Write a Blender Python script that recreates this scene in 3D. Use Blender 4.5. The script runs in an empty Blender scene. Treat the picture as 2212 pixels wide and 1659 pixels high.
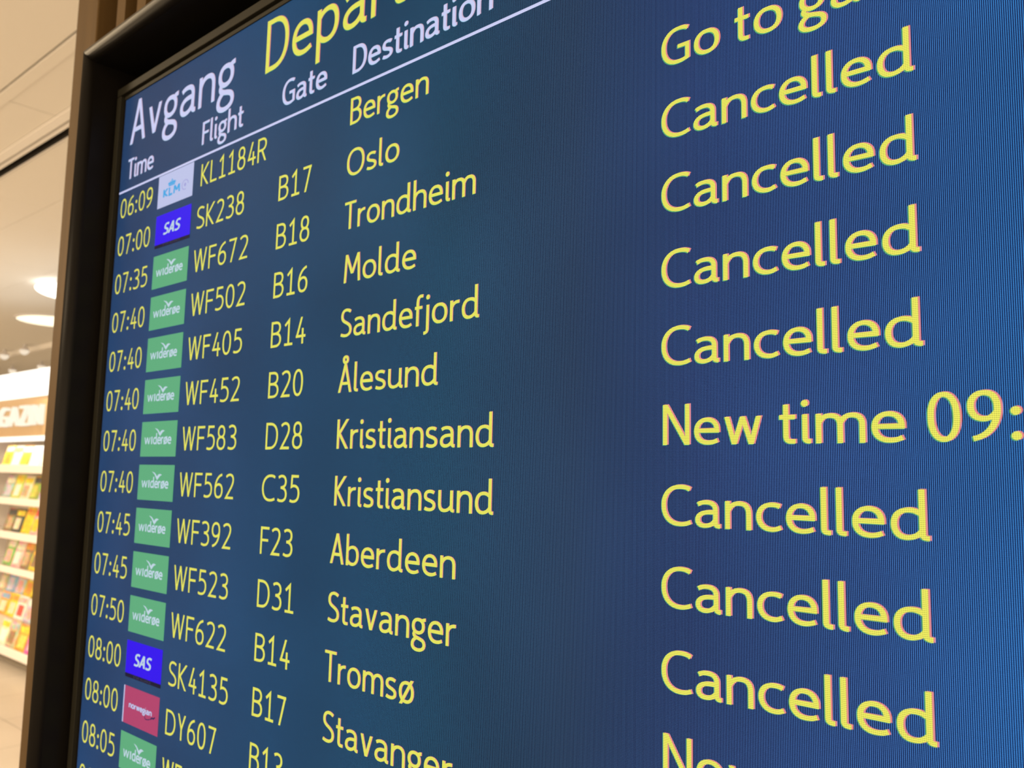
import bpy, bmesh, math, random
from mathutils import Matrix, Vector

# ------------------------------------------------------------------ camera, world, lights, exposure
S = bpy.context.scene
COL = S.collection
P = 0.032                                    # one row of the timetable, in metres
CU, CV, CW = 19.4895, 6.4411, -9.2534        # camera in board rows: right, down, out of the board
EYE = 1.6
R0 = (0.75880186, -0.01971818, 0.65102299)   # camera right / down / forward in board axes
R1 = (-0.05744953, 0.99361956, 0.09705523)
R2 = (-0.64878293, -0.11104665, 0.75282757)
FPX = 1800.5


def W(u, v, w=0.0):
    """board rows -> world metres"""
    return Vector((u * P, w * P, EYE + (CV - v) * P))


cam_data = bpy.data.cameras.new('camera')
cam = bpy.data.objects.new('camera', cam_data)
COL.objects.link(cam)
right, up, back = [Vector((s * r[0], s * r[2], -s * r[1])) for r, s in ((R0, 1), (R1, -1), (R2, -1))]
M = Matrix((right, up, back)).transposed().to_4x4()
M.translation = W(CU, CV, CW)
cam.matrix_world = M
cam_data.sensor_width = 36.0
cam_data.lens = 36.0 * FPX / 2212.0
cam_data.clip_start = 0.01
cam_data.clip_end = 200
cam_data.dof.use_dof = True
cam_data.dof.focus_distance = 0.355
cam_data.dof.aperture_fstop = 20.0
S.camera = cam

world = bpy.data.worlds.new('hall_ambience')
world.use_nodes = True
wb = world.node_tree.nodes['Background']
wb.inputs[0].default_value = (1.0, 0.73, 0.45, 1)
wb.inputs[1].default_value = 2.35
S.world = world

S.view_settings.view_transform = 'Standard'
S.view_settings.look = 'None'
S.view_settings.gamma = 1.0
S.view_settings.use_curve_mapping = False
S.view_settings.exposure = 0.0


def area(name, loc, size, size_y, power, color, rot=(0, 0, 0), shape='RECTANGLE'):
    d = bpy.data.lights.new(name, 'AREA')
    d.shape = shape
    d.size = size
    if shape in ('RECTANGLE', 'ELLIPSE'):
        d.size_y = size_y
    d.energy = power
    d.color = color
    o = bpy.data.objects.new(name, d)
    COL.objects.link(o)
    o.location = loc
    o.rotation_euler = rot
    return o


WARM = (1.0, 0.77, 0.49)
for nm, x, y, pw in (('hall_light', -3.0, -2.2, 105), ('hall_light', 0.8, -2.4, 50), ('hall_light', -6.8, -1.2, 170),
                     ('hall_light', -11.0, -1.0, 170), ('hall_light', -13.0, 1.4, 150), ('hall_light', -4.2, 1.7, 90)):
    area(nm, (x, y, 3.17), 0.9, 0.9, pw * 1.0, WARM)
area('rack_light', (-7.0, 2.42, 1.815), 1.9, 0.05, 3.2, (1.0, 0.93, 0.80))
area('sign_light', (-6.45, 2.16, 2.42), 0.30, 0.10, 4.5, (1.0, 0.80, 0.45), (math.radians(38), 0, 0))


# ------------------------------------------------------------------ materials
def nodes_of(m):
    m.use_nodes = True
    return m.node_tree.nodes, m.node_tree.links


def principled(name, color, rough=0.5, spec=0.5, metal=0.0):
    m = bpy.data.materials.new(name)
    n, l = nodes_of(m)
    b = n['Principled BSDF']
    b.inputs['Base Color'].default_value = (*color, 1)
    b.inputs['Roughness'].default_value = rough
    b.inputs['Specular IOR Level'].default_value = spec
    b.inputs['Metallic'].default_value = metal
    return m


def emitter(name, color, strength):
    m = principled(name, (0.02, 0.02, 0.02), 0.5, 0.2)
    b = m.node_tree.nodes['Principled BSDF']
    b.inputs['Emission Color'].default_value = (*color, 1)
    b.inputs['Emission Strength'].default_value = strength
    return m


def math_node(n, l, op, a, b=None):
    k = n.new('ShaderNodeMath')
    k.operation = op
    for i, v in enumerate((a, b)):
        if v is None:
            continue
        if isinstance(v, (int, float)):
            k.inputs[i].default_value = v
        else:
            l.new(v, k.inputs[i])
    return k.outputs[0]


def mix_rgb(n, l, fac, a, b, mode='MIX'):
    k = n.new('ShaderNodeMix')
    k.data_type = 'RGBA'
    k.blend_type = mode
    for sock, v in ((k.inputs[0], fac), (k.inputs[6], a), (k.inputs[7], b)):
        if isinstance(v, (int, float)):
            sock.default_value = v
        elif isinstance(v, tuple):
            sock.default_value = (*v, 1)
        else:
            l.new(v, sock)
    return k.outputs[2]


U0, U1, V0, V1 = -2.18, 33.3, -3.28, 16.75          # lit area of the display
PITCH = P / 51.4                              # one pixel of the display


def pixel_grid(n, l, on_width, row_gap):
    """lit sub-pixel stripe (0/1) and the row gap factor of the display panel"""
    tc = n.new('ShaderNodeTexCoord')
    sep = n.new('ShaderNodeSeparateXYZ')
    l.new(tc.outputs['Object'], sep.inputs[0])
    fx = math_node(n, l, 'FRACT', math_node(n, l, 'DIVIDE', sep.outputs[0], PITCH))
    fz = math_node(n, l, 'FRACT', math_node(n, l, 'DIVIDE', sep.outputs[2], PITCH))
    stripe = math_node(n, l, 'LESS_THAN', fx, on_width)
    row = math_node(n, l, 'LESS_THAN', fz, row_gap)
    return tc, sep, stripe, row


def panel_surface(m, color_out, strength=1.0):
    b = m.node_tree.nodes['Principled BSDF']
    b.inputs['Base Color'].default_value = (0.004, 0.004, 0.005, 1)
    b.inputs['Roughness'].default_value = 0.42
    b.inputs['Specular IOR Level'].default_value = 0.012
    if isinstance(color_out, tuple):
        b.inputs['Emission Color'].default_value = (*color_out, 1)
    else:
        m.node_tree.links.new(color_out, b.inputs['Emission Color'])
    b.inputs['Emission Strength'].default_value = strength


def screen_material():
    m = bpy.data.materials.new('display_background')
    n, l = nodes_of(m)
    tc, sep, stripe, row = pixel_grid(n, l, 0.37, 0.30)
    # viewing-angle falloff of the panel painted into the emission, slate navy to brighter blue
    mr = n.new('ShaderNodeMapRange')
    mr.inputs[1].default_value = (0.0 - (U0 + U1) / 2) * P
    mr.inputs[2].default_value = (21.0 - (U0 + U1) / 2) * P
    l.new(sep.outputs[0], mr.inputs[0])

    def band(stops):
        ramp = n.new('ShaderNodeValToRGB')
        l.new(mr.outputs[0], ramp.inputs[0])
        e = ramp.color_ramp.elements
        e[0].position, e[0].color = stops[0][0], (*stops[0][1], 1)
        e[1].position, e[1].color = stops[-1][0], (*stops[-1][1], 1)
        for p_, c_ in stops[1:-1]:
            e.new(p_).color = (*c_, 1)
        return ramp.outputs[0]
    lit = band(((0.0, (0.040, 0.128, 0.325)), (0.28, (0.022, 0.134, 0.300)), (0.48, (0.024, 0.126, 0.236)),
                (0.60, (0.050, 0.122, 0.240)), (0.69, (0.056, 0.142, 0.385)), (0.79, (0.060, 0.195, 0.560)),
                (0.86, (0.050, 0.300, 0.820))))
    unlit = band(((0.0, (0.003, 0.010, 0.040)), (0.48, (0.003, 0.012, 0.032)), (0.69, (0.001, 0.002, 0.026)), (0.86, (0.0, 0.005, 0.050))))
    noise = n.new('ShaderNodeTexNoise')
    noise.inputs['Scale'].default_value = 9.0
    noise.inputs['Detail'].default_value = 1.0
    l.new(tc.outputs['Object'], noise.inputs['Vector'])
    nr = n.new('ShaderNodeMapRange')
    nr.inputs[1].default_value, nr.inputs[2].default_value = 0.3, 0.7
    nr.inputs[3].default_value, nr.inputs[4].default_value = 0.86, 1.14
    l.new(noise.outputs[0], nr.inputs[0])
    k2 = math_node(n, l, 'MULTIPLY_ADD', row, -0.38)
    k2.node.inputs[2].default_value = 1.11
    k = math_node(n, l, 'MULTIPLY', k2, nr.outputs[0])
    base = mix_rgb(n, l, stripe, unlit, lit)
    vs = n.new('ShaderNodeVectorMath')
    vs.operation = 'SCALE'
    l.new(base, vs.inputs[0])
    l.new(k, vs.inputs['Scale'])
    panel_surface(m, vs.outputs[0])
    return m


def glyph_material(name, color, hole=0.50):
    """lettering on the display: lit pixels with the dark spot of the unlit sub-pixel"""
    m = bpy.data.materials.new(name)
    n, l = nodes_of(m)
    tc, sep, stripe, row = pixel_grid(n, l, 0.44, 0.52)
    dot = math_node(n, l, 'MULTIPLY', stripe, row)
    k = math_node(n, l, 'MULTIPLY_ADD', dot, -hole)
    k.node.inputs[2].default_value = 1.0 + hole * 0.23
    k3 = math_node(n, l, 'MULTIPLY_ADD', row, -hole * 0.42)
    k3.node.inputs[2].default_value = 1.0 + hole * 0.21
    k = math_node(n, l, 'MULTIPLY', k, k3)
    vs = n.new('ShaderNodeVectorMath')
    vs.operation = 'SCALE'
    vs.inputs[0].default_value = color
    l.new(k, vs.inputs['Scale'])
    panel_surface(m, vs.outputs[0])
    return m


def flat_panel(name, color):
    m = bpy.data.materials.new(name)
    nodes_of(m)
    panel_surface(m, color)
    return m


MAT = {}
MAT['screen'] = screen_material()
MAT['yellow'] = glyph_material('display_yellow', (0.775, 0.755, 0.112))
MAT['white'] = glyph_material('display_white', (0.60, 0.62, 0.90), 0.25)
MAT['pink'] = flat_panel('display_red_edge', (0.78, 0.25, 0.26))
MAT['lime'] = flat_panel('display_green_edge', (0.10, 0.42, 0.17))
MAT['cyan'] = flat_panel('display_cyan_edge', (0.35, 0.62, 0.85))
MAT['rose'] = flat_panel('display_rose_edge', (0.62, 0.45, 0.62))
MAT['logo_white'] = flat_panel('logo_white', (0.50, 0.54, 0.80))
MAT['logo_blue'] = flat_panel('logo_blue', (0.028, 0.002, 0.84))
MAT['logo_green'] = flat_panel('logo_green', (0.110, 0.41, 0.205))
MAT['logo_red'] = flat_panel('logo_red', (0.44, 0.055, 0.150))
MAT['logo_sky'] = flat_panel('logo_sky_blue', (0.06, 0.38, 0.76))
MAT['logo_lilac'] = flat_panel('logo_lilac', (0.36, 0.36, 0.70))
MAT['logo_navy'] = flat_panel('logo_navy', (0.03, 0.02, 0.10))
MAT['logo_strip'] = flat_panel('logo_dark_strip', (0.006, 0.006, 0.03))
MAT['logo_dim'] = flat_panel('logo_dim_grey', (0.05, 0.05, 0.09))
MAT['logo_pale'] = flat_panel('logo_pale_lettering', (0.52, 0.66, 0.76))

MAT['frame'] = principled('black_satin_metal', (0.005, 0.0042, 0.0035), 0.34, 0.15)
MAT['bezel'] = principled('dark_bezel_plastic', (0.016, 0.0155, 0.011), 0.5, 0.10)
MAT['gap'] = principled('black_gap', (0.003, 0.003, 0.003), 0.8, 0.1)


def wood(name, a, b, scale=1.0):
    m = principled(name, a, 0.55, 0.25)
    n, l = nodes_of(m)
    n['Principled BSDF'].inputs['Specular IOR Level'].default_value = 0.08
    tc = n.new('ShaderNodeTexCoord')
    mp = n.new('ShaderNodeMapping')
    mp.inputs['Scale'].default_value = (55 * scale, 55 * scale, 2.2 * scale)
    l.new(tc.outputs['Object'], mp.inputs[0])
    nz = n.new('ShaderNodeTexNoise')
    nz.inputs['Scale'].default_value = 1.6
    nz.inputs['Detail'].default_value = 5
    l.new(mp.outputs[0], nz.inputs['Vector'])
    c = mix_rgb(n, l, nz.outputs[0], a, b)
    l.new(c, n['Principled BSDF'].inputs['Base Color'])
    return m


MAT['oak'] = wood('brown_oak', (0.060, 0.035, 0.012), (0.112, 0.068, 0.025))
MAT['oak_dark'] = wood('dark_oak_backing', (0.050, 0.026, 0.007), (0.085, 0.045, 0.013))
MAT['ceiling'] = principled('ceiling_paint', (0.80, 0.79, 0.77), 0.75, 0.2)
MAT['trim'] = principled('ceiling_trim', (0.84, 0.83, 0.82), 0.45, 0.4)
MAT['slot'] = principled('ceiling_slot_black', (0.02, 0.018, 0.016), 0.8, 0.1)
MAT['wall'] = principled('wall_paint', (0.74, 0.71, 0.66), 0.7, 0.2)
MAT['rack'] = principled('white_lacquer_rack', (0.83, 0.80, 0.80), 0.35, 0.4)
MAT['rack_back'] = principled('rack_back_beige', (0.62, 0.56, 0.48), 0.6, 0.3)
MAT['fascia'] = principled('tan_fascia', (0.46, 0.33, 0.20), 0.55, 0.2)
MAT['plinth'] = principled('grey_plinth', (0.22, 0.19, 0.15), 0.6, 0.3)
MAT['letter'] = emitter('lit_sign_letter', (1.0, 0.90, 0.72), 1.05)
MAT['light_panel'] = emitter('white_light_panel', (1.0, 0.95, 0.84), 1.7)
MAT['light_strip'] = emitter('shelf_light_strip', (1.0, 0.95, 0.86), 1.6)
MAT['lamp'] = emitter('lamp_glass', (1.0, 0.94, 0.82), 3.0)
MAT['lamp_warm'] = emitter('lamp_disc_warm', (1.0, 0.88, 0.62), 1.8)
MAT['spot'] = emitter('spot_lens', (1.0, 0.84, 0.64), 0.92)
MAT['fitting'] = principled('white_fitting', (0.70, 0.69, 0.71), 0.4, 0.4)


def floor_material():
    m = principled('beige_stone_tile', (0.6, 0.5, 0.4), 0.32, 0.45)
    n, l = nodes_of(m)
    tc = n.new('ShaderNodeTexCoord')
    br = n.new('ShaderNodeTexBrick')
    br.offset = 0.0
    br.inputs['Color1'].default_value = (0.44, 0.40, 0.36, 1)
    br.inputs['Color2'].default_value = (0.41, 0.37, 0.33, 1)
    br.inputs['Mortar'].default_value = (0.24, 0.22, 0.20, 1)
    br.inputs['Scale'].default_value = 1.0
    br.inputs['Mortar Size'].default_value = 0.004
    br.inputs['Brick Width'].default_value = 0.6
    br.inputs['Row Height'].default_value = 0.6
    l.new(tc.outputs['Object'], br.inputs['Vector'])
    nz = n.new('ShaderNodeTexNoise')
    nz.inputs['Scale'].default_value = 2.5
    nz.inputs['Detail'].default_value = 6
    l.new(tc.outputs['Object'], nz.inputs['Vector'])
    mr = n.new('ShaderNodeMapRange')
    mr.inputs[3].default_value, mr.inputs[4].default_value = 0.88, 1.08
    l.new(nz.outputs[0], mr.inputs[0])
    vs = n.new('ShaderNodeVectorMath')
    vs.operation = 'SCALE'
    l.new(br.outputs[0], vs.inputs[0])
    l.new(mr.outputs[0], vs.inputs['Scale'])
    l.new(vs.outputs[0], n['Principled BSDF'].inputs['Base Color'])
    return m


MAT['floor'] = floor_material()


# ------------------------------------------------------------------ object helpers
def link_mesh(name, bm, mats, parent=None, loc=None, smooth=False):
    me = bpy.data.meshes.new(name)
    bm.normal_update()
    bm.to_mesh(me)
    bm.free()
    for m in (mats if isinstance(mats, (list, tuple)) else [mats]):
        me.materials.append(m)
    if smooth:
        for p_ in me.polygons:
            p_.use_smooth = True
    o = bpy.data.objects.new(name, me)
    COL.objects.link(o)
    if loc is not None:
        o.location = loc
    if parent is not None:
        o.parent = parent
    return o


def tag(o, label=None, cat=None, group=None, kind=None):
    if label:
        o['label'] = label
    if cat:
        o['category'] = cat
    if group:
        o['group'] = group
    if kind:
        o['kind'] = kind
    return o


def empty(name, loc, label, cat, group=None):
    o = bpy.data.objects.new(name, None)
    o.empty_display_size = 0.05
    COL.objects.link(o)
    o.location = loc
    return tag(o, label, cat, group)


def box(bm, x0, x1, y0, y1, z0, z1, bev=0.0):
    v = [bm.verts.new(c) for c in ((x0, y0, z0), (x1, y0, z0), (x1, y1, z0), (x0, y1, z0),
                                   (x0, y0, z1), (x1, y0, z1), (x1, y1, z1), (x0, y1, z1))]
    fs = [bm.faces.new([v[i] for i in q]) for q in ((3, 2, 1, 0), (4, 5, 6, 7), (0, 1, 5, 4), (1, 2, 6, 5),
                                                    (2, 3, 7, 6), (3, 0, 4, 7))]
    if bev > 0:
        ed = list({e for f in fs for e in f.edges})
        bmesh.ops.bevel(bm, geom=ed, offset=bev, segments=2, affect='EDGES', profile=0.5)


def boxes(name, mats, parent, *bs, bev=0.0):
    bm = bmesh.new()
    for b in bs:
        box(bm, *b, bev=bev)
    return link_mesh(name, bm, mats, parent)


def structure(name, mats, *bs):
    return tag(boxes(name, mats, None, *bs), kind='structure')


# ------------------------------------------------------------------ stroke lettering
def cub(p0, p1, p2, p3, k=9):
    out = []
    for i in range(1, k + 1):
        t = i / k
        a, b, c, d = (1 - t) ** 3, 3 * t * (1 - t) ** 2, 3 * t * t * (1 - t), t ** 3
        out.append((a * p0[0] + b * p1[0] + c * p2[0] + d * p3[0], a * p0[1] + b * p1[1] + c * p2[1] + d * p3[1]))
    return out


def parse(s):
    """'M x y L x y C ...' -> list of (points, closed); 'E cx cy rx ry' is a closed oval, 'P' a slanted stroke cut level, 'D x y r' a dot"""
    tk = s.split()
    i, paths, cur = 0, [], None
    while i < len(tk):
        c = tk[i]
        i += 1
        if c == 'M':
            cur = [(float(tk[i]), float(tk[i + 1]))]
            paths.append([cur, False])
            i += 2
        elif c == 'L':
            cur.append((float(tk[i]), float(tk[i + 1])))
            i += 2
        elif c == 'C':
            q = [float(t) for t in tk[i:i + 6]]
            cur.extend(cub(cur[-1], q[0:2], q[2:4], q[4:6]))
            i += 6
        elif c == 'E':
            cx, cy, rx, ry = [float(t) for t in tk[i:i + 4]]
            pts = []
            for j in range(36):
                a = 2 * math.pi * j / 36
                ca, sa = math.cos(a), math.sin(a)
                pts.append((cx + rx * math.copysign(abs(ca) ** 0.9, ca), cy + ry * math.copysign(abs(sa) ** 0.9, sa)))
            paths.append([pts, True])
            i += 4
        elif c == 'P':
            q = [float(t) for t in tk[i:i + 4]]
            paths.append([[(q[0], q[1]), (q[2], q[3])], 'bar'])
            i += 4
        elif c == 'D':
            paths.append([(float(tk[i]), float(tk[i + 1]), float(tk[i + 2])), 'dot'])
            i += 3
    return paths


GLYPH = {
    'a': (.62, 'M .07 .59 C .14 .64 .21 .65 .28 .65 C .43 .65 .50 .58 .50 .45 L .50 .15 C .50 .07 .53 .05 .61 .05 M .50 .40 L .38 .40 C .17 .40 .06 .32 .06 .20 C .06 .10 .13 .05 .23 .05 C .34 .05 .44 .10 .50 .21'),
    'b': (.62, 'M .06 1.02 L .06 0 M .06 .20 C .10 .11 .20 .05 .31 .05 C .47 .05 .56 .17 .56 .36 C .56 .54 .47 .65 .32 .65 C .22 .65 .12 .60 .06 .51'),
    'c': (.55, 'M .53 .61 C .47 .64 .42 .65 .36 .65 C .17 .65 .06 .53 .06 .35 C .06 .17 .17 .05 .35 .05 C .42 .05 .48 .07 .54 .11'),
    'd': (.69, 'M .57 .55 C .50 .62 .42 .65 .34 .65 C .16 .65 .06 .53 .06 .34 C .06 .16 .14 .05 .29 .05 C .41 .05 .52 .12 .57 .22 M .57 1.02 L .57 .15 C .57 .07 .60 .05 .69 .05'),
    'e': (.62, 'M .07 .365 L .56 .365 C .56 .55 .46 .65 .32 .65 C .16 .65 .06 .53 .06 .35 C .06 .16 .17 .05 .34 .05 C .43 .05 .50 .07 .57 .11'),
    'f': (.34, 'M .12 0 L .12 .78 C .12 .92 .18 .97 .28 .97 L .35 .965 M 0 .645 L .32 .645'),
    'g': (.58, 'E .28 .44 .215 .21 M .42 .60 C .46 .65 .52 .665 .58 .665 M .17 .27 C .08 .22 .07 .13 .18 .09 C .24 .06 .30 .06 .38 .03 M .38 .03 C .50 .00 .54 -.06 .54 -.13 C .54 -.23 .43 -.29 .28 -.29 C .13 -.29 .04 -.23 .04 -.14 C .04 -.06 .10 .01 .20 .06'),
    'h': (.61, 'M .06 1.02 L .06 0 M .06 .44 C .11 .58 .21 .65 .33 .65 C .48 .65 .55 .57 .55 .40 L .55 0'),
    'i': (.19, 'M .08 .70 L .08 .15 C .08 .07 .11 .05 .20 .05 D .08 .91 .078'),
    'j': (.20, 'M .12 .70 L .12 -.12 C .12 -.22 .06 -.25 -.04 -.25 D .12 .91 .078'),
    'l': (.20, 'M .06 1.02 L .06 .15 C .06 .07 .09 .05 .20 .05'),
    'm': (.98, 'M .06 .70 L .06 0 M .06 .46 C .10 .59 .18 .65 .29 .65 C .43 .65 .49 .57 .49 .42 L .49 0 M .49 .46 C .54 .59 .62 .65 .72 .65 C .86 .65 .92 .57 .92 .42 L .92 0'),
    'n': (.61, 'M .06 .70 L .06 0 M .06 .44 C .11 .58 .21 .65 .33 .65 C .48 .65 .55 .57 .55 .40 L .55 0'),
    'o': (.66, 'E .33 .35 .27 .30'),
    'ø': (.66, 'E .33 .35 .27 .30 P .09 -.04 .57 .74'),
    'p': (.62, 'M .06 .70 L .06 -.30 M .06 .20 C .10 .11 .20 .05 .31 .05 C .47 .05 .56 .17 .56 .36 C .56 .54 .47 .65 .32 .65 C .22 .65 .12 .60 .06 .51'),
    'r': (.38, 'M .06 .70 L .06 0 M .06 .44 C .10 .57 .21 .65 .38 .64'),
    's': (.50, 'M .43 .605 C .37 .64 .31 .65 .26 .65 C .13 .65 .06 .59 .06 .50 C .06 .41 .13 .38 .25 .35 C .38 .31 .44 .27 .44 .19 C .44 .10 .36 .05 .24 .05 C .17 .05 .10 .06 .04 .095'),
    't': (.35, 'M .14 .90 L .14 .19 C .14 .09 .18 .05 .26 .05 L .34 .05 M 0 .645 L .34 .645'),
    'u': (.66, 'M .06 .70 L .06 .28 C .06 .12 .13 .05 .26 .05 C .38 .05 .49 .11 .55 .22 M .55 .70 L .55 .15 C .55 .07 .58 .05 .66 .05'),
    'v': (.57, 'P .065 .70 .285 0 P .285 0 .505 .70'),
    'w': (.86, 'P .065 .70 .235 0 P .235 0 .43 .70 P .43 .70 .625 0 P .625 0 .795 .70'),
    'A': (.70, 'P .065 0 .35 1 P .35 1 .635 0 M .15 .31 L .55 .31'),
    'Å': (.70, 'P .065 0 .35 .98 P .35 .98 .635 0 M .15 .31 L .55 .31 E .35 1.13 .10 .10'),
    'B': (.61, 'M .06 1 L .06 0 M .06 .95 L .26 .95 C .43 .95 .51 .87 .51 .75 C .51 .62 .42 .54 .26 .53 L .06 .53 M .26 .53 C .45 .52 .55 .43 .55 .29 C .55 .14 .45 .05 .26 .05 L .06 .05'),
    'C': (.76, 'M .74 .89 C .66 .94 .58 .95 .49 .95 C .22 .95 .06 .76 .06 .50 C .06 .23 .21 .05 .48 .05 C .58 .05 .66 .07 .75 .11'),
    'D': (.72, 'M .06 1 L .06 0 M .06 .95 L .26 .95 C .51 .95 .66 .78 .66 .51 C .66 .22 .51 .05 .25 .05 L .06 .05'),
    'E': (.50, 'M .06 1 L .06 0 M .06 .95 L .48 .95 M .06 .52 L .44 .52 M .06 .05 L .49 .05'),
    'F': (.50, 'M .06 1 L .06 0 M .06 .95 L .50 .95 M .06 .51 L .46 .51'),
    'G': (.78, 'M .72 .89 C .64 .94 .56 .95 .48 .95 C .22 .95 .06 .76 .06 .50 C .06 .23 .20 .05 .45 .05 C .56 .05 .64 .07 .71 .10 L .71 .46 L .45 .46'),
    'I': (.12, 'M .06 1 L .06 0'),
    'K': (.60, 'M .06 1 L .06 0 P .54 1 .115 .51 P .115 .53 .535 0'),
    'L': (.49, 'M .06 1 L .06 .05 L .49 .05'),
    'M': (.84, 'P .062 0 .12 1 P .12 1 .42 .30 P .42 .30 .72 1 P .72 1 .778 0'),
    'N': (.69, 'M .06 0 L .06 1 P .065 1 .625 0 M .63 0 L .63 1'),
    'O': (.90, 'E .45 .50 .39 .45'),
    'R': (.60, 'M .06 1 L .06 0 M .06 .95 L .26 .95 C .44 .95 .53 .86 .53 .72 C .53 .57 .43 .48 .26 .48 L .06 .48 P .28 .50 .53 0'),
    'S': (.58, 'M .51 .88 C .44 .93 .37 .95 .29 .95 C .15 .95 .07 .86 .07 .74 C .07 .60 .18 .55 .30 .50 C .43 .44 .53 .38 .53 .25 C .53 .12 .42 .05 .26 .05 C .18 .05 .10 .07 .03 .10'),
    'T': (.60, 'M 0 .95 L .60 .95 M .30 .95 L .30 0'),
    'W': (.92, 'P .062 1 .255 0 P .255 0 .46 1 P .46 1 .665 0 P .665 0 .858 1'),
    'Y': (.58, 'P .065 1 .29 .44 P .29 .44 .515 1 M .29 .48 L .29 0'),
    'Z': (.60, 'M .04 .95 L .56 .95 P .49 .95 .10 .05 M .04 .05 L .57 .05'),
    '0': (.56, 'E .28 .50 .22 .45'),
    '1': (.56, 'M .08 .77 L .30 .96 L .30 .05 M .07 .05 L .53 .05'),
    '2': (.56, 'M .06 .86 C .13 .92 .20 .95 .27 .95 C .40 .95 .48 .87 .48 .74 C .48 .55 .30 .36 .09 .05 L .52 .05'),
    '3': (.56, 'M .07 .89 C .13 .93 .19 .95 .25 .95 C .40 .95 .47 .86 .47 .74 C .47 .61 .38 .54 .20 .53 M .20 .53 C .40 .53 .50 .43 .50 .29 C .50 .13 .40 .05 .24 .05 C .16 .05 .10 .07 .05 .10'),
    '4': (.56, 'P .33 1 .085 .25 M .04 .29 L .56 .29 M .40 .58 L .40 0'),
    '5': (.56, 'M .49 .95 L .14 .95 L .12 .58 C .17 .60 .21 .61 .25 .61 C .42 .61 .51 .50 .51 .34 C .51 .15 .40 .05 .22 .05 C .16 .05 .10 .06 .05 .09'),
    '6': (.56, 'M .47 .945 C .22 .90 .07 .66 .07 .36 C .07 .16 .14 .05 .28 .05 C .42 .05 .50 .16 .50 .31 C .50 .46 .42 .56 .29 .56 C .19 .56 .11 .50 .07 .40'),
    '7': (.56, 'M .04 .95 L .515 .95 P .455 .96 .20 0'),
    '8': (.56, 'E .28 .735 .18 .215 E .28 .285 .22 .235'),
    '9': (.56, 'M .09 .055 C .34 .10 .49 .34 .49 .64 C .49 .84 .42 .95 .28 .95 C .14 .95 .06 .84 .06 .69 C .06 .54 .14 .44 .27 .44 C .37 .44 .45 .50 .49 .60'),
    ':': (.20, 'D .10 .10 .085 D .10 .58 .085'),
}


def low(ch, y):
    """small letters stand .645 of the capitals, ascenders a little over them"""
    if ch.islower() and y > 0:
        return y * .921 if y <= .7 else .645 + (y - .7) * 1.17
    return y


def layout(text, gap=.11, space=.28):
    """glyph paths placed along the line, and the natural ink width"""
    out, x, last = [], 0.0, 0.0
    for ch in text:
        if ch == ' ':
            x += space
            continue
        w, s = GLYPH[ch]
        for pts, kind in parse(s):
            if kind == 'dot':
                out.append(((pts[0] + x, low(ch, pts[1]), pts[2]), 'dot'))
            else:
                out.append(([(a + x, low(ch, b)) for a, b in pts], kind))
        last = x + w
        x += w + gap
    return out, last


def ribbon(bm, pts, closed, tv, th, place, mi, taper=None):
    """a band of the stroke's width along the line (vertical strokes tv wide, flat ones th)"""
    q = [pts[0]]
    for p_ in pts[1:]:
        if math.hypot(p_[0] - q[-1][0], p_[1] - q[-1][1]) > 1e-6:
            q.append(p_)
    n = len(q)
    segs = n if closed else n - 1
    nrm = []
    for i in range(segs):
        a, b = q[i], q[(i + 1) % n]
        dx, dy = b[0] - a[0], b[1] - a[1]
        L = math.hypot(dx, dy)
        dx, dy = dx / L, dy / L
        t = math.hypot(tv * dy, th * dx) / 2
        nrm.append((-dy, dx, t))
    L_, R_ = [], []
    for i in range(n):
        if closed:
            n0, n1 = nrm[i - 1], nrm[i % segs]
        else:
            n0, n1 = nrm[max(i - 1, 0)], nrm[min(i, segs - 1)]
        mx, my = n0[0] + n1[0], n0[1] + n1[1]
        ml = math.hypot(mx, my) or 1e-6
        mx, my = mx / ml, my / ml
        c = max(mx * n1[0] + my * n1[1], 0.30)
        t = (n0[2] + n1[2]) / 2 / c
        L_.append(bm.verts.new(place(q[i][0] + mx * t, q[i][1] + my * t)))
        R_.append(bm.verts.new(place(q[i][0] - mx * t, q[i][1] - my * t)))
    for i in range(segs):
        j = (i + 1) % n
        f = bm.faces.new((L_[i], L_[j], R_[j], R_[i]))
        f.material_index = mi
    return


def slash(bm, a, b, tv, th, place, mi):
    dx, dy = b[0] - a[0], b[1] - a[1]
    L = math.hypot(dx, dy)
    t = math.hypot(tv * dy, th * dx) / L / 2 / max(abs(dy) / L, .3)
    vs = [bm.verts.new(place(*c)) for c in ((a[0] - t, a[1]), (a[0] + t, a[1]), (b[0] + t, b[1]), (b[0] - t, b[1]))]
    bm.faces.new(vs).material_index = mi


def disc(bm, x, y, r, place, mi, rx=None):
    c = [bm.verts.new(place(x + (rx or r) * math.cos(a * math.pi / 8), y + r * math.sin(a * math.pi / 8))) for a in range(16)]
    f = bm.faces.new(c)
    f.material_index = mi


def write(bm, text, u0, u1, v, cap, layers, stem=.122, hair=.100, slant=0.0, gap=.11):
    """draw text on the board plane between u0 and u1 with its baseline on v; layers = (du, dv, depth, slot)"""
    paths, wid = layout(text, gap)
    sx = (u1 - u0) / wid if u1 is not None else cap * 1.0
    r = sx / cap
    for du, dv, w, mi in layers:
        def place(x, y):
            uu = u0 + du + x * cap + slant * y * cap
            return LOC(uu, v + dv - y * cap, w)
        for pts, kind in paths:
            if kind == 'dot':
                disc(bm, pts[0] * r, pts[1], pts[2], place, mi)
            elif kind == 'bar':
                slash(bm, (pts[0][0] * r, pts[0][1]), (pts[1][0] * r, pts[1][1]), stem, hair, place, mi)
            else:
                ribbon(bm, [(a * r, b) for a, b in pts], kind, stem, hair, place, mi)


# ------------------------------------------------------------------ departures board
BASE = W((U0 + U1) / 2, V1 + 1.3, 1.1)


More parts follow.
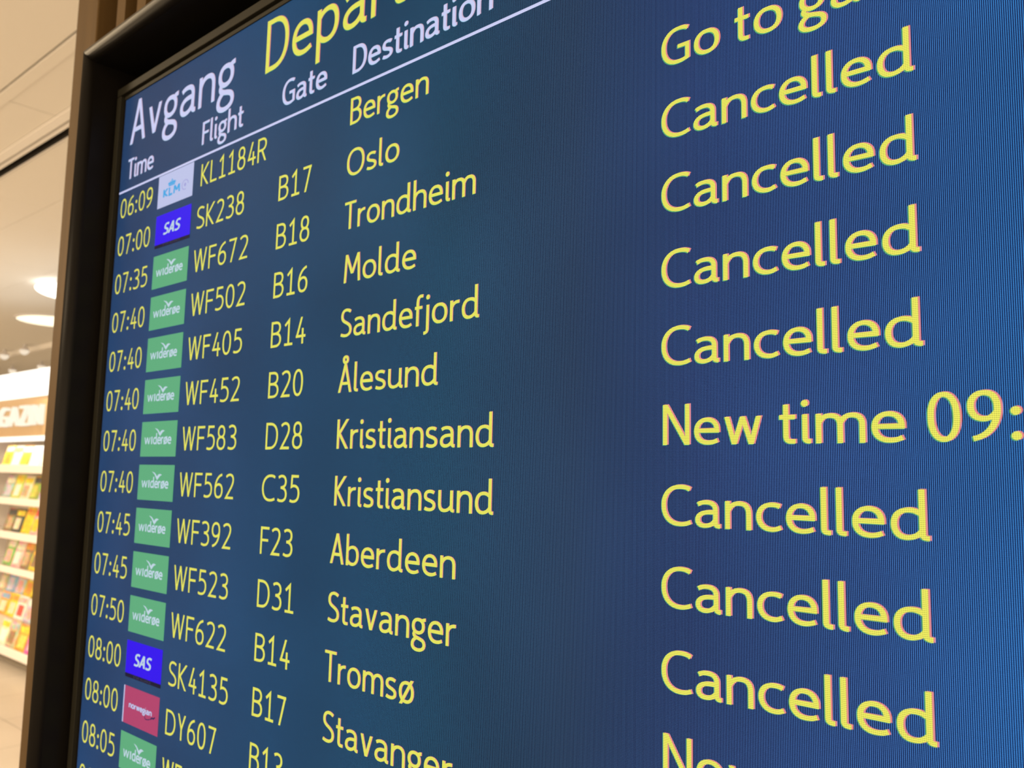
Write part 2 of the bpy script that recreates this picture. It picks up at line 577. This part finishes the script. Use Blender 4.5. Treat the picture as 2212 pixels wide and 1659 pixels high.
def LOC(u, v, w=0.0):
    return W(u, v, w) - BASE


board = empty('departure_board', BASE,
              'wide black framed departures screen with yellow and white flight rows, mounted on wooden slats',
              'information screen')


def slab(bm, u0, u1, v0, v1, w0, w1, bev=0.0):
    a, b = LOC(u0, v1, w0), LOC(u1, v0, w1)
    box(bm, a.x, b.x, a.y, b.y, a.z, b.z, bev)


# deep frame: four mitred sides with a rounded front edge
FI = (-2.76, U1 + .6, -4.30, V1 + .9)               # inner opening u0 u1 v0 v1
FT, FW0, FW1, FR, FO = .36, -.84, 1.06, .24, .10
prof = [(0.0, FW1)]
for k in range(7):
    a = math.radians(180 - 90 * k / 6)
    prof.append((FR + FR * math.cos(a), FW0 + FR - FR * math.sin(a)))
for k in range(7):
    a = math.radians(90 - 90 * k / 6)
    prof.append((FT - FO + FO * math.cos(a), FW0 + FO - FO * math.sin(a)))
prof.append((FT, FW1))
for side in range(4):
    bm = bmesh.new()
    rings = []
    for end in (0, 1):
        ring = []
        for o_, w_ in prof:
            u0, u1, v0, v1 = FI[0] - o_, FI[1] + o_, FI[2] - o_, FI[3] + o_
            c = [((u0, v0), (u1, v0)), ((u1, v0), (u1, v1)), ((u1, v1), (u0, v1)), ((u0, v1), (u0, v0))][side][end]
            ring.append(bm.verts.new(LOC(c[0], c[1], w_)))
        rings.append(ring)
    k = len(prof)
    for i in range(k):
        j = (i + 1) % k
        bm.faces.new((rings[0][i], rings[1][i], rings[1][j], rings[0][j]))
    bm.faces.new(rings[0])
    bm.faces.new(list(reversed(rings[1])))
    bmesh.ops.recalc_face_normals(bm, faces=bm.faces[:])
    o = link_mesh('frame_side', bm, MAT['frame'], board)
    for p_ in o.data.polygons:
        p_.use_smooth = len(p_.vertices) == 4 and p_.area < 1.0 and abs(p_.normal.y) > .05
bm = bmesh.new()
slab(bm, FI[0], FI[1], FI[2], FI[3], .80, 1.06)
link_mesh('back_plate', bm, MAT['gap'], board)
# display chassis with bezel strips around the lit area
BZ = (-2.58, U1 + .24, -3.66, V1 + .38)
bm = bmesh.new()
slab(bm, BZ[0] + .02, BZ[1] - .02, BZ[2] + .02, BZ[3] - .02, .03, .78)
chassis = link_mesh('display_case', bm, MAT['gap'], board)
bm = bmesh.new()
slab(bm, BZ[0], BZ[1], BZ[2], -3.45, -.07, .2, .0004)
slab(bm, BZ[0], BZ[1], V1 + .15, BZ[3], -.07, .2, .0004)
slab(bm, BZ[0], -2.35, -3.43, V1 + .15, -.07, .2, .0004)
slab(bm, U1 + .1, BZ[1], -3.43, V1 + .15, -.07, .2, .0004)
link_mesh('bezel', bm, MAT['bezel'], board)
bm = bmesh.new()
slab(bm, U0 - .01, U1 + .02, -3.37, V0, -.03, .03)
link_mesh('screen_border', bm, MAT['bezel'], board)
bm = bmesh.new()
slab(bm, U0 - .01, U1 + .02, V1, V1 + .06, -.03, .03)
link_mesh('screen_border', bm, MAT['bezel'], board)
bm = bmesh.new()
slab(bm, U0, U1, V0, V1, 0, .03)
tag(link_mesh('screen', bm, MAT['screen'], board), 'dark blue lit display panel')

PX = 1 / 51.4
Y_LAYERS = ((PX * .9, -PX * .25, -.006, 1), (-PX * .65, PX * .35, -.006, 2), (0, 0, -.012, 0))
W_LAYERS = ((PX * .8, -PX * .2, -.006, 1), (-PX * .6, PX * .3, -.006, 2), (0, 0, -.012, 0))
Y_PLAIN = ((0, 0, -.012, 0),)
Y_SOFT = ((PX * .45, -PX * .12, -.006, 1), (-PX * .45, PX * .25, -.006, 2), (0, 0, -.012, 0))
YM = [MAT['yellow'], MAT['pink'], MAT['lime']]
WM = [MAT['white'], MAT['rose'], MAT['cyan']]


def text_part(name, text, u0, u1, v, cap, white=False, layers=Y_LAYERS, **kw):
    bm = bmesh.new()
    write(bm, text, u0, u1, v, cap, W_LAYERS if white else layers, **kw)
    o = link_mesh(name, bm, WM if white else YM, board)
    o['label'] = ('white' if white else 'yellow') + ' lettering reading ' + text
    return o


text_part('heading_text', 'Avgang', -1.76, 3.22, -1.94, 1.15, True, stem=.106, hair=.096)
text_part('heading_text', 'Departures', 4.45, 11.82, -1.93, 1.17, False, stem=.100, hair=.092)
CAP = .52
for t, a, b in (('Time', -1.75, -.37), ('Flight', 1.97, 3.68), ('Gate', 5.15, 6.63), ('Destination', 7.43, 10.95)):
    text_part('column_title', t, a, b, -1.0, .54, True)
bm = bmesh.new()
slab(bm, U0 + .02, U1 - .02, -.742, -.698, -.012, 0)
tag(link_mesh('heading_rule', bm, MAT['white'], board), 'thin white line under the column titles')

ROWS = [
    ('06:09', 'klm', ('KL1184R', 2.03, 4.68), None, ('Bergen', 7.42, 9.52), None),
    ('07:00', 'sas', ('SK238', 1.96, 3.93), ('B17', 5.19, 6.31), ('Oslo', 7.38, 8.83), ('Go to gate', 14.04, 17.26)),
    ('07:35', 'wid', ('WF672', 1.93, 4.18), ('B18', 5.19, 6.31), ('Trondheim', 7.38, 10.68), ('Cancelled', 14.04, 17.14)),
    ('07:40', 'wid', ('WF502', 1.93, 4.18), ('B16', 5.19, 6.33), ('Molde', 7.43, 9.35), ('Cancelled', 14.04, 17.14)),
    ('07:40', 'wid', ('WF405', 1.93, 4.15), ('B14', 5.19, 6.34), ('Sandefjord', 7.40, 10.82), ('Cancelled', 14.04, 17.14)),
    ('07:40', 'wid', ('WF452', 1.93, 4.17), ('B20', 5.19, 6.34), ('Ålesund', 7.40, 9.95), ('Cancelled', 14.04, 17.14)),
    ('07:40', 'wid', ('WF583', 1.93, 4.15), ('D28', 5.19, 6.40), ('Kristiansand', 7.43, 11.18), ('New time 09:', 14.06, 18.00)),
    ('07:40', 'wid', ('WF562', 1.93, 4.16), ('C35', 5.15, 6.39), ('Kristiansund', 7.43, 11.20), ('Cancelled', 14.04, 17.14)),
    ('07:45', 'wid', ('WF392', 1.94, 4.16), ('F23', 5.19, 6.26), ('Aberdeen', 7.38, 10.46), ('Cancelled', 14.04, 17.14)),
    ('07:45', 'wid', ('WF523', 1.94, 4.15), ('D31', 5.18, 6.39), ('Stavanger', 7.38, 10.50), ('Cancelled', 14.04, 17.14)),
    ('07:50', 'wid', ('WF622', 1.95, 4.18), ('B14', 5.19, 6.33), ('Tromsø', 7.36, 9.63), ('New', 14.06, 15.40)),
    ('08:00', 'sas', ('SK4135', 1.99, 4.35), ('B17', 5.20, 6.31), ('Stavanger', 7.38, 10.50), None),
    ('08:00', 'nor', ('DY607', 1.99, 4.03), ('B13', 5.20, 6.28), None, None),
    ('08:05', 'wid', ('WF', 1.96, 2.78), None, None, None),
    ('08:', None, None, None, None, None),
]


def quad(bm, u0, u1, v0, v1, w, mi=0):
    f = bm.faces.new([bm.verts.new(LOC(a, b, w)) for a, b in ((u0, v1), (u1, v1), (u1, v0), (u0, v0))])
    f.material_index = mi


def shape(bm, pts, w, mi=0):
    f = bm.faces.new([bm.verts.new(LOC(a, b, w)) for a, b in pts])
    f.material_index = mi
    return f


def logo(kind, r):
    a, b, t, d = 0.0, 1.675, r - .678, r + .133
    bm = bmesh.new()
    one = ((0, 0, -.016, 0),)
    if kind == 'klm':
        quad(bm, a, b, t, d, -.008)
        o = link_mesh('airline_logo', bm, MAT['logo_white'], board)
        o['label'] = 'white airline tile with light blue KLM and crown'
        bm = bmesh.new()
        write(bm, 'KLM', .29, 1.08, r - .10, .195, one, stem=.37, hair=.26, gap=.16)
        link_mesh('logo_lettering', bm, MAT['logo_sky'], o)
        bm = bmesh.new()
        quad(bm, .53, .83, r - .36, r - .325, -.016)
        for k in range(5):
            cx = .53 + .075 * k
            disc(bm, cx, 0, .036, lambda x, y, kk=k: LOC(x, r - .395 - .018 * (2 - abs(kk - 2)) - y, -.016), 0, .028)
        shape(bm, ((.505, r - .42), (.86, r - .42), (.83, r - .365), (.53, r - .365)), -.014)
        quad(bm, .67, .69, r - .50, r - .42, -.016)
        quad(bm, .645, .715, r - .475, r - .458, -.016)
        link_mesh('crown_emblem', bm, MAT['logo_sky'], o)
        bm = bmesh.new()
        pl = lambda x, y: LOC(1.325 + x, r - .205 - y, -.016)
        ribbon(bm, [(.145 * math.cos(k * math.pi / 10), .115 * math.sin(k * math.pi / 10)) for k in range(17)], False, .03, .02, pl, 0)
        disc(bm, 0, 0, .045, pl, 0, .05)
        link_mesh('round_emblem', bm, MAT['logo_lilac'], o)
    elif kind == 'sas':
        quad(bm, a, b, t, d - .085, -.008)
        o = link_mesh('airline_logo', bm, MAT['logo_blue'], board)
        o['label'] = 'blue airline tile with slanted white SAS' + ('' if r < 5 else ' in the 08:00 row')
        bm = bmesh.new()
        write(bm, 'SAS', .40, 1.16, r - .16, .268, one, stem=.30, hair=.17, slant=.34, gap=.09)
        link_mesh('logo_lettering', bm, MAT['logo_pale'], o)
        bm = bmesh.new()
        quad(bm, a, b, d - .085, d, -.008)
        s = link_mesh('alliance_strip', bm, [MAT['logo_strip'], MAT['logo_dim']], o)
        bm = bmesh.new()
        write(bm, 'STAR', .42, .70, d - .022, .05, one, stem=.2, hair=.2)
        write(bm, 'ALLIANCE', .75, 1.24, d - .022, .05, one, stem=.2, hair=.2)
        link_mesh('logo_lettering', bm, MAT['logo_dim'], o)
    elif kind == 'wid':
        quad(bm, a, b, t, d, -.008)
        o = link_mesh('airline_logo', bm, MAT['logo_green'], board)
        bm = bmesh.new()
        write(bm, 'w', .18, .475, r - .155, .245, one, stem=.17, hair=.15)
        ribbon(bm, [(.54, 0), (.54, .172)], False, .055, .055, lambda x, y: LOC(x, r - .155 - y, -.016), 0)
        write(bm, 'derøe', .61, 1.45, r - .155, .245, one, stem=.19, hair=.15, gap=.08)
        link_mesh('logo_lettering', bm, MAT['logo_pale'], o)
        bm = bmesh.new()
        shape(bm, ((.655, r - .525), (.78, r - .50), (.86, r - .455), (.905, r - .415), (.92, r - .33), (.85, r - .39), (.79, r - .455)), -.016)
        shape(bm, ((.92, r - .33), (.905, r - .415), (.96, r - .46), (1.03, r - .475), (1.13, r - .455), (1.04, r - .425), (.99, r - .385)), -.016)
        link_mesh('bird_emblem', bm, MAT['logo_pale'], o)
    else:
        quad(bm, a + .05, b, t, d, -.008)
        o = link_mesh('airline_logo', bm, MAT['logo_red'], board)
        o['label'] = 'pink red airline tile with small white norwegian'
        bm = bmesh.new()
        quad(bm, a, a + .05, t, d, -.008)
        link_mesh('tile_edge', bm, MAT['logo_white'], o)
        bm = bmesh.new()
        write(bm, 'norwegian', .31, 1.37, r - .235, .135, one, stem=.31, hair=.21)
        link_mesh('logo_lettering', bm, MAT['logo_white'], o)
        bm = bmesh.new()
        pl = lambda x, y: LOC(x, r - y, -.016)
        ribbon(bm, [(1.07, .20), (1.075, .145), (1.12, .125), (1.22, .135), (1.31, .16)], False, .022, .018, pl, 0)
        ribbon(bm, [(1.33, .165), (1.40, .205), (1.46, .20), (1.53, .24)], False, .03, .035, pl, 0)
        link_mesh('aeroplane_emblem', bm, MAT['logo_navy'], o)


for r, (tm, lg, fl, gt, ds, st) in enumerate(ROWS):
    text_part('time_text', tm, -2.01, -.26 if len(tm) == 5 else -1.02, r, CAP, layers=Y_PLAIN, stem=.100, hair=.092)
    if lg:
        logo(lg, r)
    if fl:
        text_part('flight_number_text', fl[0], fl[1], fl[2], r, CAP, layers=Y_PLAIN, stem=.108, hair=.095)
    if gt:
        text_part('gate_text', gt[0], gt[1], gt[2], r, CAP, layers=Y_PLAIN, stem=.110, hair=.096)
    if ds:
        text_part('destination_text', ds[0], ds[1], ds[2], r, CAP, layers=Y_SOFT, stem=.112, hair=.096)
    if st:
        text_part('status_text', st[0], st[1], st[2], r, .508, stem=.118, hair=.100)

# ------------------------------------------------------------------ setting: slatted wall, floor, ceiling
WX0 = -9.24 * P                                       # left end of the slatted wall
top_z = 3.2
bm = bmesh.new()
box(bm, WX0 + .03, 1.62, 2.7 * P, 2.7 * P + .10, 0, top_z)
slat0 = -6.12 * P
k = 0
while slat0 + k * 1.38 * P < 1.58:
    x = slat0 + k * 1.38 * P
    box(bm, x, x + .57 * P, 1.2 * P, 2.7 * P, 0, top_z)
    k += 1
n_slat_faces = 6
wall = link_mesh('wall_front', bm, [MAT['oak_dark'], MAT['oak']])
for i, p_ in enumerate(wall.data.polygons):
    p_.material_index = 0 if i < 6 else 1
tag(wall, kind='structure')
bm = bmesh.new()
box(bm, WX0, WX0 + 1.72 * P, 1.2 * P, 2.7 * P - .001, 0, top_z, .0015)
for v_ in bm.verts:                                   # the post stands very slightly out of plumb
    v_.co.x += (1.75 - v_.co.z) * .0085 + (.002 if v_.co.x < WX0 + .02 else 0)
tag(link_mesh('wooden_post', bm, MAT['oak']), 'tall brown wooden end post left of the slats, behind the board frame', 'post')

structure('floor', MAT['floor'], (-26, 4, -6, 8, -.10, 0))
structure('wall_back', MAT['wall'], (-26, 4, 7.0, 7.15, 0, 3.2))
structure('wall_left', MAT['wall'], (-26, -25.85, -6, 7.0, 0, 3.2))
cz0, cz1 = 3.2, 3.25
strips = [(-6, .841), (.851, .897), (.898, 1.093), (1.2425, 1.60), (1.603, 2.30), (2.303, 3.0), (3.003, 3.86), (3.94, 7.15)]
bm = bmesh.new()
for i, (y0, y1) in enumerate(strips):
    joints = [-26, 4]
    if i == 2:
        joints = [-26, -7.0, -3.36, .2, 4]
    elif i >= 3:
        joints = [-26] + [-24.6 + 1.2 * q + (.55 if i % 2 else 0) for q in range(20)] + [4]
    for a, b in zip(joints, joints[1:]):
        box(bm, a + (.003 if i == 2 else .0012), b - (.003 if i == 2 else .0012), y0, y1, cz0 + (-.006 if i == 1 else 0), cz1)
box(bm, -26, 4, -6, 7.15, 3.32, 3.40)
tag(link_mesh('ceiling', bm, MAT['ceiling']), kind='structure')
structure('trim_1', MAT['trim'], (-26, 4, 1.096, 1.142, 3.188, 3.25), (-26, 4, 1.157, 1.178, 3.192, 3.25))
structure('trim_2', MAT['trim'], (-26, 4, 1.222, 1.240, 3.200, 3.25))
structure('trim_3', MAT['slot'], (-26, 4, 1.178, 1.222, 3.245, 3.315), (-26, 4, 1.2085, 1.222, 3.193, 3.245))
structure('trim_4', MAT['trim'], (-26, 4, 3.86, 3.94, 3.14, 3.25))

# ------------------------------------------------------------------ ceiling lamps


def lathe(bm, prof_, n=40, squash=1.0):
    rings = []
    for r_, z_ in prof_:
        if r_ < 1e-6:
            rings.append([bm.verts.new((0, 0, z_))])
        else:
            rings.append([bm.verts.new((r_ * math.cos(2 * math.pi * i / n), r_ * math.sin(2 * math.pi * i / n), z_)) for i in range(n)])
    for a, b in zip(rings, rings[1:]):
        for i in range(n):
            j = (i + 1) % n
            if len(a) == 1:
                bm.faces.new((a[0], b[j], b[i]))
            elif len(b) == 1:
                bm.faces.new((a[i], a[j], b[0]))
            else:
                bm.faces.new((a[i], a[j], b[j], b[i]))
    bmesh.ops.recalc_face_normals(bm, faces=bm.faces[:])


lamp = empty('ceiling_lamp', (-7.03, 2.64, 3.2), 'glowing white dome lamp on a square ceiling plate beside the wooden post', 'lamp')
boxes('mounting_plate', MAT['fitting'], lamp, (-.205, .205, -.205, .205, -.045, 0), bev=.006)
bm = bmesh.new()
lathe(bm, [(.30 * math.sin(math.radians(t)), -.045 - .075 * math.cos(math.radians(t))) for t in range(0, 91, 9)])
link_mesh('lamp_shade', bm, MAT['lamp'], lamp, smooth=True)
lamp2 = empty('ceiling_light', (-9.02, 3.24, 3.2), 'flat round glowing ceiling light below and behind the dome lamp', 'lamp')
bm = bmesh.new()
lathe(bm, [(0.0001, -.012), (.36, -.012), (.37, -.008), (.37, 0)])
link_mesh('light_disc', bm, MAT['lamp_warm'], lamp2)
bm = bmesh.new()
lathe(bm, [(.371, 0), (.371, -.016), (.39, -.016), (.395, -.010), (.395, 0)])
link_mesh('rim', bm, MAT['fitting'], lamp2)
for (x, y), lb in zip(((-13.87, 4.45), (-12.90, 4.52), (-11.27, 3.72), (-12.05, 3.74)),
                      ('small white ceiling spotlight straight above the letters of the shop sign, lowest at left',
                       'small white ceiling spotlight just above the light band, nearest the wooden post',
                       'small white ceiling spotlight high up on the ceiling beam near the wooden post',
                       'small white ceiling spotlight on the beam at the left edge of the photo')):
    sp = empty('ceiling_spotlight', (x, y, 3.2), lb, 'spotlight', 'ceiling spotlights above the shop')
    bm = bmesh.new()
    lathe(bm, [(0.0001, 0), (.022, 0), (.022, -.05), (.0001, -.05)], 16)
    link_mesh('stem', bm, MAT['fitting'], sp)
    bm = bmesh.new()
    lathe(bm, [(.022, -.045), (.055, -.05), (.058, -.075), (.052, -.078)], 20)
    link_mesh('housing', bm, MAT['fitting'], sp, smooth=True)
    bm = bmesh.new()
    lathe(bm, [(.056 * math.cos(math.radians(t)), -.076 - .062 * math.sin(math.radians(t))) for t in range(0, 90, 15)] + [(0, -.138)], 20)
    link_mesh('lens', bm, MAT['spot'], sp, smooth=True)

# ------------------------------------------------------------------ magazine rack of the shop
RX0, RX1, RY = -8.35, -5.75, 2.36
rack = empty('magazine_rack', ((RX0 + RX1) / 2, RY + .2, 0),
             'white shop magazine rack with lit letter sign, seen left of the wooden post', 'shelf')


def rk(name, mat, *bs, parent=None, bev=0.0):
    ox, oy = (RX0 + RX1) / 2, RY + .2
    return boxes(name, mat, parent or rack, *[(a - ox, b - ox, c - oy, d - oy, e, f) for a, b, c, d, e, f in bs], bev=bev)


rk('back_panel', MAT['rack_back'], (RX0, RX1, RY + .36, RY + .40, 0, 2.42))
rk('side_panel', MAT['rack'], (RX0 - .03, RX0, RY + .02, RY + .40, 0, 1.86))
rk('side_panel', MAT['rack'], (RX1, RX1 + .03, RY + .02, RY + .40, 0, 1.86))
rk('plinth', MAT['plinth'], (RX0, RX1, RY + .05, RY + .36, 0, .065))
header = rk('header', MAT['fascia'], (RX0, RX1, RY, RY + .36, 1.86, 2.19))
rk('light_panel', MAT['light_panel'], (RX0, RX1, RY - .02, RY + .36, 2.19, 2.415))
rk('light_strip', MAT['light_strip'], (RX0, RX1, RY - .005, RY + .03, 1.822, 1.86))
SHELF = [(1.553, 1.622), (1.285, 1.343), (1.0, 1.06), (.72, .772), (.065, .132)]
for z0, z1 in SHELF:
    s = rk('shelf', MAT['rack'], (RX0, RX1, RY + .012, RY + .36, z0 + .02, z1 - .02))
    rk('shelf_edge', MAT['rack'], (RX0, RX1, RY - .008, RY + .012, z0, z1), parent=s, bev=.004)
rk('stepped_riser', MAT['rack_back'], (RX0, RX1, RY + .13, RY + .36, .132, .31))
rk('stepped_riser', MAT['rack_back'], (RX0, RX1, RY + .22, RY + .36, .31, .47))
# sign letters
for ch, x0, x1 in (('M', -8.21, -7.92), ('A', -7.89, -7.66), ('G', -7.64, -7.425), ('A', -7.415, -7.175), ('Z', -7.165, -6.965),
                   ('I', -6.945, -6.90), ('N', -6.865, -6.68)):
    bm = bmesh.new()
    w_, s_ = GLYPH[ch]
    ox, oy = (RX0 + RX1) / 2, RY + .2
    hgt = .165
    for pts, kind in parse(s_):
        pp = [(a / w_ * (x1 - x0), b * hgt) for a, b in pts] if ch != 'I' else [(.0225, 0), (.0225, hgt)]
        at_ = lambda x, y: Vector((x0 + x - ox, RY - .035 - oy, 1.951 + y))
        if kind == 'bar':
            slash(bm, pp[0], pp[1], .025, .022, at_, 0)
        else:
            ribbon(bm, pp, kind, .025, .022, at_, 0)
    ex = bmesh.ops.extrude_face_region(bm, geom=bm.faces[:])
    bmesh.ops.translate(bm, vec=(0, .035, 0), verts=[v for v in ex['geom'] if isinstance(v, bmesh.types.BMVert)])
    bmesh.ops.recalc_face_normals(bm, faces=bm.faces[:])
    o = link_mesh('sign_letter', bm, MAT['letter'], header)

# ------------------------------------------------------------------ magazines
CM = {}


def cover(rgb):
    key = tuple(round(c, 3) for c in rgb)
    if key not in CM:
        m = principled('printed_cover', rgb, 0.35, 0.4)
        n, l = nodes_of(m)
        tc = n.new('ShaderNodeTexCoord')
        nz = n.new('ShaderNodeTexVoronoi')
        nz.inputs['Scale'].default_value = 32
        l.new(tc.outputs['Object'], nz.inputs['Vector'])
        c = mix_rgb(n, l, 0.5, rgb, nz.outputs['Color'], 'OVERLAY')
        l.new(c, n['Principled BSDF'].inputs['Base Color'])
        CM[key] = m
    return CM[key]


PAL = {'yellow': (.80, .58, .03), 'orange': (.80, .33, .04), 'cream': (.80, .72, .58), 'white': (.86, .85, .86), 'grey': (.45, .44, .46),
       'olive': (.36, .36, .06), 'lavender': (.60, .57, .76), 'brown': (.30, .17, .09), 'red': (.70, .07, .06), 'pink': (.82, .42, .44),
       'magenta': (.78, .10, .42), 'purple': (.42, .22, .52), 'green': (.25, .42, .12), 'black': (.06, .055, .06), 'blue': (.28, .38, .66),
       'tan': (.56, .40, .27), 'lime': (.62, .62, .12)}
SHELVES = [
    # name, z of foot, y of foot, height, tilt, left x, [(cover, band, picture)]
    ('top shelf', 1.602, .10, .205, 14, -7.86, ['yellow cream orange', 'cream yellow white', 'orange white yellow', 'white cream lavender', 'grey white cream', 'brown orange white']),
    ('second shelf', 1.323, .09, .22, 14, -7.76, ['grey cream lavender', 'lime yellow white', 'cream yellow tan', 'olive black lime', 'lavender lime grey', 'white cream grey']),
    ('third shelf', 1.04, .09, .23, 14, -7.66, ['brown black tan', 'black yellow cream', 'yellow orange yellow', 'pink red yellow', 'lime green black']),
    ('fourth shelf', .752, .09, .232, 14, -7.60, ['green cream pink', 'pink cream white', 'brown orange tan', 'yellow olive brown', 'olive lime black']),
    ('upper step', .47, .235, .232, 14, -8.10, ['tan brown cream', 'blue orange lavender', 'lavender orange pink', 'yellow lavender orange', 'brown pink tan']),
    ('middle step', .31, .15, .20, 14, -7.82, ['orange blue cream', 'yellow orange cream', 'white pink red', 'lavender white pink', 'red pink white']),
    ('lower step', .112, .05, .22, 14, -7.46, ['cream yellow white', 'tan grey brown', 'orange yellow lime', 'magenta purple pink']),
]
random.seed(5)
ordinal = ['first', 'second', 'third', 'fourth', 'fifth', 'sixth']
for nm, z, dy, h, tilt, x0, row in SHELVES:
    x = x0
    for i, s in enumerate(row):
        c, b, p_ = s.split()
        wd = random.uniform(.185, .205)
        lean = random.uniform(-.03, .03)
        m = empty('magazine', (x + wd / 2, RY + dy - .004, z + .0024),
                  '%s magazine with %s heading band, %s from the left on the %s' % (c, b, ordinal[i], nm), 'magazine',
                  'magazines on the shop rack')
        m.rotation_euler = (math.radians(-tilt), 0, 0)
        hh = h * random.uniform(.90, 1.0)
        boxes('cover', cover(PAL[c]), m, (-wd / 2, wd / 2, 0, .007, 0, hh), bev=.001)
        boxes('heading_band', cover(PAL[b]), m, (-wd * .44, wd * .44, -.0012, .0005, hh * .70, hh * .92))
        q = random.uniform(-.1, .12)
        boxes('cover_picture', cover(PAL[p_]), m, (wd * (-.34 + q), wd * (.26 + q), -.0012, .0005, hh * .14, hh * .60))
        x += wd + random.uniform(.004, .014)
